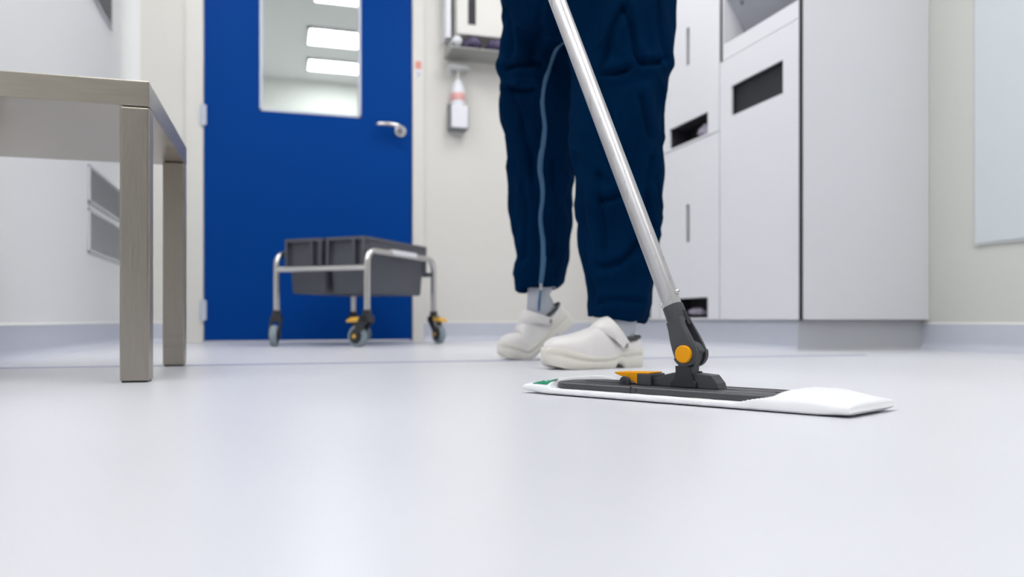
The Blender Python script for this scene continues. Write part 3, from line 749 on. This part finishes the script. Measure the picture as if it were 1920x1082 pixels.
# folds: ridged drapery noise plus drawn creases (pixel polylines read on the photo, cut into the cloth where they lie)
creases = [ # rows of (x, y), width px, depth m
 ([(952, 127), (975, 121), (1012, 119)], 6, 0.014), ([(960, 168), (985, 171), (1000, 168)], 6, 0.012), ([(960, 172), (972, 200), (985, 250), (996, 300), (1000, 350)], 7, 0.009),
 ([(1168, 15), (1150, 55), (1135, 100), (1127, 128)], 7, 0.009), ([(1172, 20), (1186, 60), (1192, 105), (1200, 119), (1240, 116)], 6, 0.013), ([(1126, 138), (1150, 137), (1178, 130)], 6, 0.012),
 ([(1235, 5), (1238, 60), (1247, 110)], 6, 0.007), ([(1200, 180), (1212, 220), (1222, 255)], 7, 0.008), ([(1122, 330), (1126, 400), (1130, 480)], 7, 0.008), ([(1126, 376), (1150, 370), (1175, 366)], 7, 0.010),
 ([(1130, 500), (1165, 492), (1190, 470), (1205, 445)], 8, 0.010), ([(1095, 400), (1105, 450), (1120, 500)], 8, 0.006), ([(1118, 570), (1150, 560), (1200, 566)], 6, 0.005),
 ([(1040, 300), (1043, 400), (1036, 480)], 7, 0.009), ([(975, 330), (985, 400), (982, 480)], 8, 0.006), ([(1055, 350), (1050, 450), (1046, 520)], 8, 0.006), ([(1225, 300), (1215, 380), (1224, 430)], 7, 0.009),
 ([(955, 20), (962, 80), (958, 110)], 8, 0.007), ([(1020, 0), (1010, 60), (1000, 110)], 9, 0.008), ([(1090, 420), (1100, 500), (1112, 560)], 7, 0.006)]
def segd(p, a, b):
    ax, ay = a; bx_, by_ = b; dx, dy = bx_ - ax, by_ - ay
    t = max(0, min(1, ((p[0] - ax) * dx + (p[1] - ay) * dy) / (dx * dx + dy * dy)))
    return math.hypot(p[0] - ax - dx * t, p[1] - ay - dy * t)
# normals before displacement
nrm = [v.normal.copy() for v in me.vertices]
for i, v in enumerate(me.vertices):
    p = v.co; n = nrm[i]
    q1 = Vector((p.x * 9, p.y * 9, p.z * 3.2)); q2 = Vector((p.x * 20 + 5, p.y * 20, p.z * 9))
    warp = noise.noise(Vector((p.x * 4, p.y * 4, p.z * 4 + 3))) * 1.4
    a1 = 1 - abs(noise.noise(q1 + Vector((warp, 0, warp)))) * 2.2
    a2 = 1 - abs(noise.noise(q2 + Vector((0, warp, warp * 2)))) * 2.2
    a3 = noise.noise(Vector((p.x * 16 + warp, p.y * 16, p.z * 2.4 + 7)))
    dsp = 0.0095 * (a1 - 0.5) + 0.0055 * (a2 - 0.5) + 0.010 * a3
    dsp *= 0.55 + 0.45 * smooth01((p.z - 0.16) / 0.16)
    X, Y = p.x + PO.x, p.y + PO.y
    u = 960 + F * X / Y; vv = 600 - F * (p.z - H) / Y
    if n.y < 0.35 and vv > -80:
        for pl, wpx, dep in creases:
            dm = min(segd((u, vv), pl[k], pl[k + 1]) for k in range(len(pl) - 1))
            wq = wpx * 1.35
            if dm < wq * 4:
                g0 = math.exp(-(dm / (wq * 0.55)) ** 2); g1 = math.exp(-((dm - wq * 1.6) / (wq * 1.1)) ** 2)
                dsp += (-dep * 1.15 * g0 + dep * 0.50 * g1) * (1 if n.y < 0 else 1 - n.y / 0.35)
    v.co = p + n * dsp
for p in me.polygons: p.use_smooth = True
me.materials.clear(); me.materials.append(M['navy'])

# body: one skinned surface (mostly inside the clothes)
def skin_mesh(name, chains, root=0):
    """chains: list of point lists [(x,y,z,r)...]; the first point of a later chain may be an index to join to"""
    verts = []; edges = []; rad = []
    for ch in chains:
        prev = None
        for it in ch:
            if isinstance(it, int): prev = it; continue
            verts.append(it[:3]); rad.append(it[3]); k = len(verts) - 1
            if prev is not None: edges.append((prev, k))
            prev = k
    m_ = bpy.data.meshes.new(name); m_.from_pydata(verts, edges, [])
    o = bpy.data.objects.new(name, m_); col.objects.link(o)
    sk = o.modifiers.new('skin', 'SKIN'); sk.use_smooth_shade = True; sk.branch_smoothing = 0.6
    if not m_.skin_vertices: m_.skin_vertices.new(name='')
    for i, r in enumerate(rad):
        sv = m_.skin_vertices[0].data[i]; sv.radius = (r, r); sv.use_root = (i == root)
    ss = o.modifiers.new('sub', 'SUBSURF'); ss.levels = 2; ss.render_levels = 2
    dg = bpy.context.evaluated_depsgraph_get(); dg.update()
    me_ = bpy.data.meshes.new_from_object(o.evaluated_get(dg)); me_.name = name
    bpy.data.objects.remove(o)
    return me_
def L3(X, Y, Z, r): return (X - PO.x, Y - PO.y, Z, r)
def V4(v, r): return (v.x, v.y, v.z, r)
chains = [
  [L3(0.195, 2.10, 0.97, 0.08), L3(0.19, 2.05, 1.08, 0.095), L3(0.18, 2.00, 1.24, 0.105), L3(0.172, 1.95, 1.38, 0.085), L3(0.168, 1.92, 1.47, 0.045), L3(0.165, 1.90, 1.53, 0.045), L3(0.163, 1.875, 1.59, 0.072), L3(0.163, 1.87, 1.66, 0.078), L3(0.163, 1.88, 1.71, 0.05)],
  [0, L3(0.275, 2.06, 0.86, 0.050), L3(0.272, 2.00, 0.68, 0.052), L3(0.262, 1.995, 0.49, 0.042), L3(0.262, 1.99, 0.33, 0.036), L3(0.266, 1.948, 0.15, 0.022), L3(0.262, 1.945, 0.07, 0.020), L3(0.20, 1.912, 0.045, 0.020), L3(0.125, 1.875, 0.040, 0.014)],
  [0, L3(0.115, 2.17, 0.86, 0.050), L3(0.095, 2.275, 0.68, 0.052), L3(0.09, 2.335, 0.50, 0.042), L3(0.10, 2.375, 0.34, 0.036), L3(0.095, 2.365, 0.20, 0.016), L3(0.10, 2.368, 0.16, 0.014), L3(0.065, 2.36, 0.090, 0.014), L3(0.01, 2.345, 0.040, 0.014)],
]
idx = sum(len([1 for it in ch if not isinstance(it, int)]) for ch in chains)
for (sh_, el_, wr_), hc, sd in ((armA, h1, 1), (armB, h2, -1)):
    palm = wr_.lerp(hc, 0.55); 
    out = (hc - wr_).normalized(); side = dw.copy()
    chains.append([3, V4(sh_, 0.055), V4(sh_.lerp(el_, 0.5), 0.046), V4(el_, 0.038), V4(el_.lerp(wr_, 0.5), 0.034), V4(wr_, 0.024), V4(palm, 0.027)])
    pi_ = idx + 5; idx += 6
    perp = out.cross(side).normalized()
    for f_ in range(4):     # four fingers wrap the handle, stacked along it
        o_f = side * (0.030 - 0.020 * f_)
        ln_ = (0.95, 1.05, 1.0, 0.82)[f_]
        base = palm + out * 0.018 + o_f
        P_ = [base - perp * 0.012]
        for a_ in (20, 75, 130, 190):
            aa = math.radians(a_)
            P_.append(hc + o_f * 0.95 + (-out * math.cos(aa) - perp * math.sin(aa)) * 0.0225 * ln_)
        chains.append([pi_] + [V4(P_[0], 0.011)] + [V4(p, 0.0085 - 0.0006 * j) for j, p in enumerate(P_[1:])]); idx += 5
    # thumb leaves the side of the palm and closes over the other way
    P_ = [palm + side * 0.034 + perp * 0.014, hc + side * 0.040 + (-out * 0.2 + perp) * 0.022, hc + side * 0.036 + out * 0.020 + perp * 0.012]
    chains.append([pi_] + [V4(p, 0.0105 - 0.001 * j) for j, p in enumerate(P_)]); idx += 3
bme = skin_mesh('person', chains)
bme.materials.append(M['skin'])
person = bpy.data.objects.new('person', bme); col.objects.link(person)
person.location = C(PO.x, PO.y); person.rotation_euler = (0, 0, -TH)
tag(person, 'person in dark blue coverall and white clogs standing behind the mop', 'person')
cov = bpy.data.objects.new('coverall', me); col.objects.link(cov); cov.parent = person
# face and hair
fc = Vector((0.163, 1.868, 1.64)) - PO
q = MB(); q.sphere(fc + Vector((0, 0.012, 0.035)), 0.088, 24, 16, 0.92, 1.05, 0.98); q.build('hair', 'hair', person, smooth=True, angle=180)
q = MB(); q.sphere(fc + Vector((0, -0.012, -0.012)), 0.083, 24, 16, 0.86, 0.98, 1.18)
q.sphere(fc + Vector((0, -0.096, -0.018)), 0.014, 12, 8, 0.9, 1.0, 1.6); q.sphere(fc + Vector((0, -0.085, -0.055)), 0.02, 12, 8, 1.1, 0.4, 0.35)
for s in (-1, 1): q.sphere(fc + Vector((s * 0.074, 0.005, -0.01)), 0.02, 12, 8, 0.4, 0.8, 1.4)
q.build('face', 'skin', person, smooth=True, angle=180)
for s in (-1, 1): MB().sphere(fc + Vector((s * 0.031, -0.082, 0.008)), 0.012, 12, 8).build('eye', 'whitep', person, smooth=True, angle=180)

# ankle zip ribbon on the left trouser leg, laid on the cloth
bvh = BVHTree.FromPolygons([v.co for v in me.vertices], [p.vertices[:] for p in me.polygons])
org = Vector((-PO.x, -PO.y, H))
def ribbon(poly, wd_, th, name, m, steps=90, surf=bvh, off=0.0015):
    L_ = [0]
    for a, b in zip(poly, poly[1:]): L_.append(L_[-1] + math.hypot(b[0] - a[0], b[1] - a[1]))
    pts = []
    for i in range(steps + 1):
        s_ = L_[-1] * i / steps; k = max(j for j in range(len(L_) - 1) if L_[j] <= s_ + 1e-9)
        t = (s_ - L_[k]) / (L_[k + 1] - L_[k])
        # Catmull-Rom through the points
        P = [poly[max(0, k - 1)], poly[k], poly[k + 1], poly[min(len(poly) - 1, k + 2)]]
        f_ = lambda a, b, c, d_: 0.5 * (2 * b + (c - a) * t + (2 * a - 5 * b + 4 * c - d_) * t * t + (3 * b - a - 3 * c + d_) * t ** 3)
        u = f_(*[p[0] for p in P]); v = f_(*[p[1] for p in P])
        dr = Vector(((u - 960) / F, 1, (600 - v) / F)).normalized()
        hit = surf.ray_cast(org, dr)
        if hit[0] is not None: pts.append((hit[0], hit[1]))
    # keep depth smooth
    dep = [p[0].y for p in pts]
    for _ in range(6): dep = [min((dep[max(0, i - 1)] + dep[i] + dep[min(len(dep) - 1, i + 1)]) / 3, pts[i][0].y) for i in range(len(dep))]
    rings = []
    for i, (p, n_) in enumerate(pts):
        d_ = (p - org); p2 = org + d_ * ((dep[i] - org.y) / d_.y)
        sd_ = Vector((1, 0, 0)); ww = wd_ if not callable(wd_) else wd_(i / len(pts))
        a = p2 + Vector((0, -off, 0))
        rings.append([a - sd_ * ww, a - sd_ * ww * 0.5 + Vector((0, -th, 0)), a + sd_ * ww * 0.5 + Vector((0, -th, 0)), a + sd_ * ww, a + sd_ * ww * 0.6 + Vector((0, th, 0)), a - sd_ * ww * 0.6 + Vector((0, th, 0))])
    return MB().loft(rings).build(name, m, person, smooth=True, angle=60)
zp_ = [(1058, 80), (1044, 92), (1034, 115), (1026, 140), (1019, 165), (1017, 195), (1021, 235), (1019, 265), (1014, 295), (1013, 320), (1017, 350), (1017, 375), (1014, 400), (1014, 420), (1018, 450), (1019, 480), (1017, 510), (1014, 532)]
ribbon(zp_, lambda t: 0.0045 + 0.0028 * min(1, t * 4) * (0.8 + 0.35 * math.sin(t * 16)), 0.002, 'leg_zip', 'zip').parent = cov

for u_, v_ in ((994, 540), (1039, 538)):
    h_ = bvh.ray_cast(org, Vector(((u_ - 960) / F, 1, (600 - v_) / F)).normalized())[0]
    if h_: MB().sphere(h_ + Vector((0, -0.001, 0)), 0.0055, 12, 8, 1.2, 0.6, 0.8).build('snap', 'softg', cov, smooth=True, angle=180)
h_ = bvh.ray_cast(org, Vector(((1014 - 960) / F, 1, (600 - 533) / F)).normalized())[0]
if h_:
    MB().box(-0.004, 0.004, -0.003, 0.001, -0.022, 0.006, T=Matrix.Translation(h_)).build('zip_slider', 'softg', cov, bevel=0.001)
    MB().tube([h_ + Vector(v) for v in ((0, -0.003, -0.018), (-0.003, -0.006, -0.035), (-0.005, -0.009, -0.055), (-0.006, -0.011, -0.078))], [0.0035, 0.004, 0.0045, 0.003], 8).build('zip_cord', 'zip', cov, smooth=True, angle=180)

# clogs ------------------------------------------------------------------
def interp(tab, x):
    n = len(tab)
    for k in range(n - 1):
        a, b = tab[k], tab[k + 1]
        if x <= b[0] or k == n - 2:
            h = b[0] - a[0]; t = max(0, min(1, (x - a[0]) / h)); out = []
            for c in range(1, len(a)):
                dk = (b[c] - a[c]) / h
                d0 = (a[c] - tab[k - 1][c]) / (a[0] - tab[k - 1][0]) if k > 0 else dk
                d1 = (tab[k + 2][c] - b[c]) / (tab[k + 2][0] - b[0]) if k < n - 2 else dk
                m0 = 0 if d0 * dk <= 0 else 2 * d0 * dk / (d0 + dk)
                m1 = 0 if d1 * dk <= 0 else 2 * d1 * dk / (d1 + dk)
                t2, t3 = t * t, t * t * t
                out.append((2 * t3 - 3 * t2 + 1) * a[c] + (t3 - 2 * t2 + t) * h * m0 + (-2 * t3 + 3 * t2) * b[c] + (t3 - t2) * h * m1)
            return out
SOLE = [(0.0, 0.010, 0.006, 0.040), (0.006, 0.023, 0.002, 0.046), (0.02, 0.032, 0.0, 0.049), (0.05, 0.035, 0.0, 0.046), (0.068, 0.035, 0.0, 0.042), (0.074, 0.0345, 0.010, 0.040), (0.088, 0.034, 0.012, 0.036), (0.098, 0.035, 0.0, 0.034),
        (0.13, 0.038, 0.0, 0.030), (0.165, 0.045, 0.0, 0.031), (0.20, 0.050, 0.0, 0.038), (0.23, 0.048, 0.002, 0.046), (0.252, 0.039, 0.007, 0.051), (0.266, 0.025, 0.014, 0.050), (0.272, 0.008, 0.022, 0.044)]
UPP = [(0.002, 0.008, 0.050), (0.006, 0.020, 0.066), (0.02, 0.030, 0.072), (0.05, 0.033, 0.066), (0.08, 0.034, 0.066), (0.096, 0.035, 0.070), (0.108, 0.036, 0.088), (0.120, 0.037, 0.099), (0.14, 0.039, 0.098), (0.165, 0.043, 0.091), (0.19, 0.047, 0.084), (0.215, 0.047, 0.079), (0.238, 0.042, 0.075), (0.254, 0.032, 0.068), (0.264, 0.018, 0.058), (0.268, 0.004, 0.050)]
def clog(loc, hdg, bend, labels, mirror=1):
    e = empty('clog', (0, 0, 0)); e.parent = person
    e.location = (loc[0] - PO.x, loc[1] - PO.y, 0); e.rotation_euler = (0, 0, hdg)
    bx0 = 0.185
    def B(p):
        x, y, z = p; y *= mirror
        if bend:
            # roll the heel up about the ball of the foot
            t = smooth01((0.225 - x) / 0.075); a = bend * t
            dx, dz = x - bx0, z - 0.0
            return (bx0 + dx * math.cos(a) + dz * math.sin(a), y, -dx * math.sin(a) + dz * math.cos(a))
        return (x, y, z)
    def curve_off(x): return 0.006 * math.sin(x / 0.27 * PI)     # the last curves slightly
    def rings(tab, fn, nst=70, lo=None, hi=None):
        lo = tab[0][0] if lo is None else lo; hi = tab[-1][0] if hi is None else hi
        return [[B(p) for p in fn(lo + (hi - lo) * i / nst)] for i in range(nst + 1)]
    def sole_sec(x):
        w_, z0, z1 = interp(SOLE, x); c = curve_off(x)
        return [(x, c + w_ * px_, z0 + (z1 - z0) * pz_) for px_, pz_ in ((-0.90, 0), (-0.97, 0.10), (-1, 0.30), (-1.0, 0.50), (-0.955, 0.56), (-0.955, 0.62), (-1.02, 0.70), (-1.03, 0.86), (-0.98, 1.0), (0.98, 1.0), (1.03, 0.86), (1.02, 0.70), (0.955, 0.62), (0.955, 0.56), (1.0, 0.50), (1, 0.30), (0.97, 0.10), (0.90, 0))]
    s_ = MB().loft(rings(SOLE, sole_sec, 90)).build('clog_sole', 'sole', e, smooth=True, angle=50)
    def upp_sec(x):
        w_, zt = interp(UPP, x); z0 = interp(SOLE, x)[2] - 0.006; c = curve_off(x)
        P = []
        for k in range(25):
            t = PI * k / 24; pw = 0.62 if x > 0.1 else 0.5
            P.append((x, c + w_ * math.copysign(abs(math.cos(t)) ** pw, math.cos(t)), z0 + (zt - z0) * math.sin(t) ** 0.75))
        return P
    u_ = MB().loft(rings(UPP, upp_sec, 80)).build('clog_upper', 'clog', e, smooth=True, angle=80)
    # dark lining round the foot opening
    pts = []
    for k in range(41):
        t = 2 * PI * k / 40
        x = 0.058 + 0.052 * math.cos(t); y = 0.0285 * math.sin(t)
        z = 0.0705 + 0.024 * smooth01((x - 0.080) / 0.030)
        if x < 0.025: z += 0.003
        pts.append(B((x, y + 0.003, z)))
    MB().tube(pts, 0.0048, 10).build('lining', 'lining', e, smooth=True, angle=80)
    # heel/instep strap
    Rg = []
    for k in range(33):
        t = PI * k / 32; c_, s2 = math.cos(t), math.sin(t)
        x = 0.072 + 0.054 * s2 ** 0.95; y = 0.0415 * math.copysign(abs(c_) ** 0.75, c_) + 0.004; z = 0.055 + 0.054 * s2 ** 0.85
        hw = 0.0115 + 0.0125 * s2 ** 1.5; ux = Vector((0.80, 0, -0.60)).normalized()
        cpt = Vector((x, y, z)); no = Vector((0.0, c_, s2 + 0.02)).normalized()
        Rg.append([B(p) for p in (cpt - ux * hw - no * 0.0015, cpt - ux * hw + no * 0.0015, cpt + no * 0.0028, cpt + ux * hw + no * 0.0015, cpt + ux * hw - no * 0.0015)])
    st_ = MB().loft(Rg).build('strap', 'clog', e, smooth=True, angle=70)
    for s in (-1, 1):
        q_ = MB(); q_.sphere((0, 0, 0), 0.0065, 12, 8, 1, 0.5, 1.2)
        pc = B((0.071, s * 0.0425 + 0.003, 0.055)); q_.v = [(a + pc[0], b + pc[1], c + pc[2]) for a, b, c in q_.v]
        q_.build('rivet', 'rivet', st_, smooth=True, angle=180)
    # sock
    Rg = []
    for k, (x, z, rx, ry) in enumerate(((0.120, 0.055, 0.02, 0.026), (0.085, 0.055, 0.045, 0.028), (0.070, 0.075, 0.048, 0.029), (0.062, 0.095, 0.046, 0.029), (0.056, 0.115, 0.042, 0.029), (0.055, 0.14, 0.034, 0.029), (0.055, 0.18, 0.034, 0.030), (0.055, 0.23, 0.036, 0.034))):
        tl = bend * 0.8 if bend else 0
        ring = []
        for j in range(24):
            t = 2 * PI * j / 24; xx, yy, zz = x + rx * math.cos(t), ry * math.sin(t) + 0.003, z
            if k > 0 and z < 0.1: zz += 0.0
            p = B((xx, yy, zz))
            ring.append(p)
        Rg.append(ring)
    # the shin stays upright above the ankle even when the foot is pitched
    if bend:
        base = Vector((sum(p[0] for p in Rg[4]) / 24, sum(p[1] for p in Rg[4]) / 24, sum(p[2] for p in Rg[4]) / 24))
        for i, dz in ((5, 0.02), (6, 0.05), (7, 0.08)):
            rx = (0.037, 0.037, 0.037)[i - 5]; k_ = (0.5, 0.15, 0)[i - 5]
            Rg[i] = [(base.x - 0.008 * (1 - math.exp(-dz / 0.02)) + rx * math.cos(2 * PI * j / 24), base.y + 0.030 * math.sin(2 * PI * j / 24), base.z + dz - k_ * 0.5 * rx * math.cos(2 * PI * j / 24)) for j in range(24)]
    MB().loft(Rg).build('sock', 'sock', e, smooth=True, angle=80)
    return e
hR = math.atan2(-0.46, -0.886); clog((0.315, 1.972), hR, 0, None)
hL = math.atan2(-0.30, -0.954)
cl = clog((-0.042 + 0.272 * 0.954, 2.325 + 0.272 * 0.30), hL, math.radians(36), None)
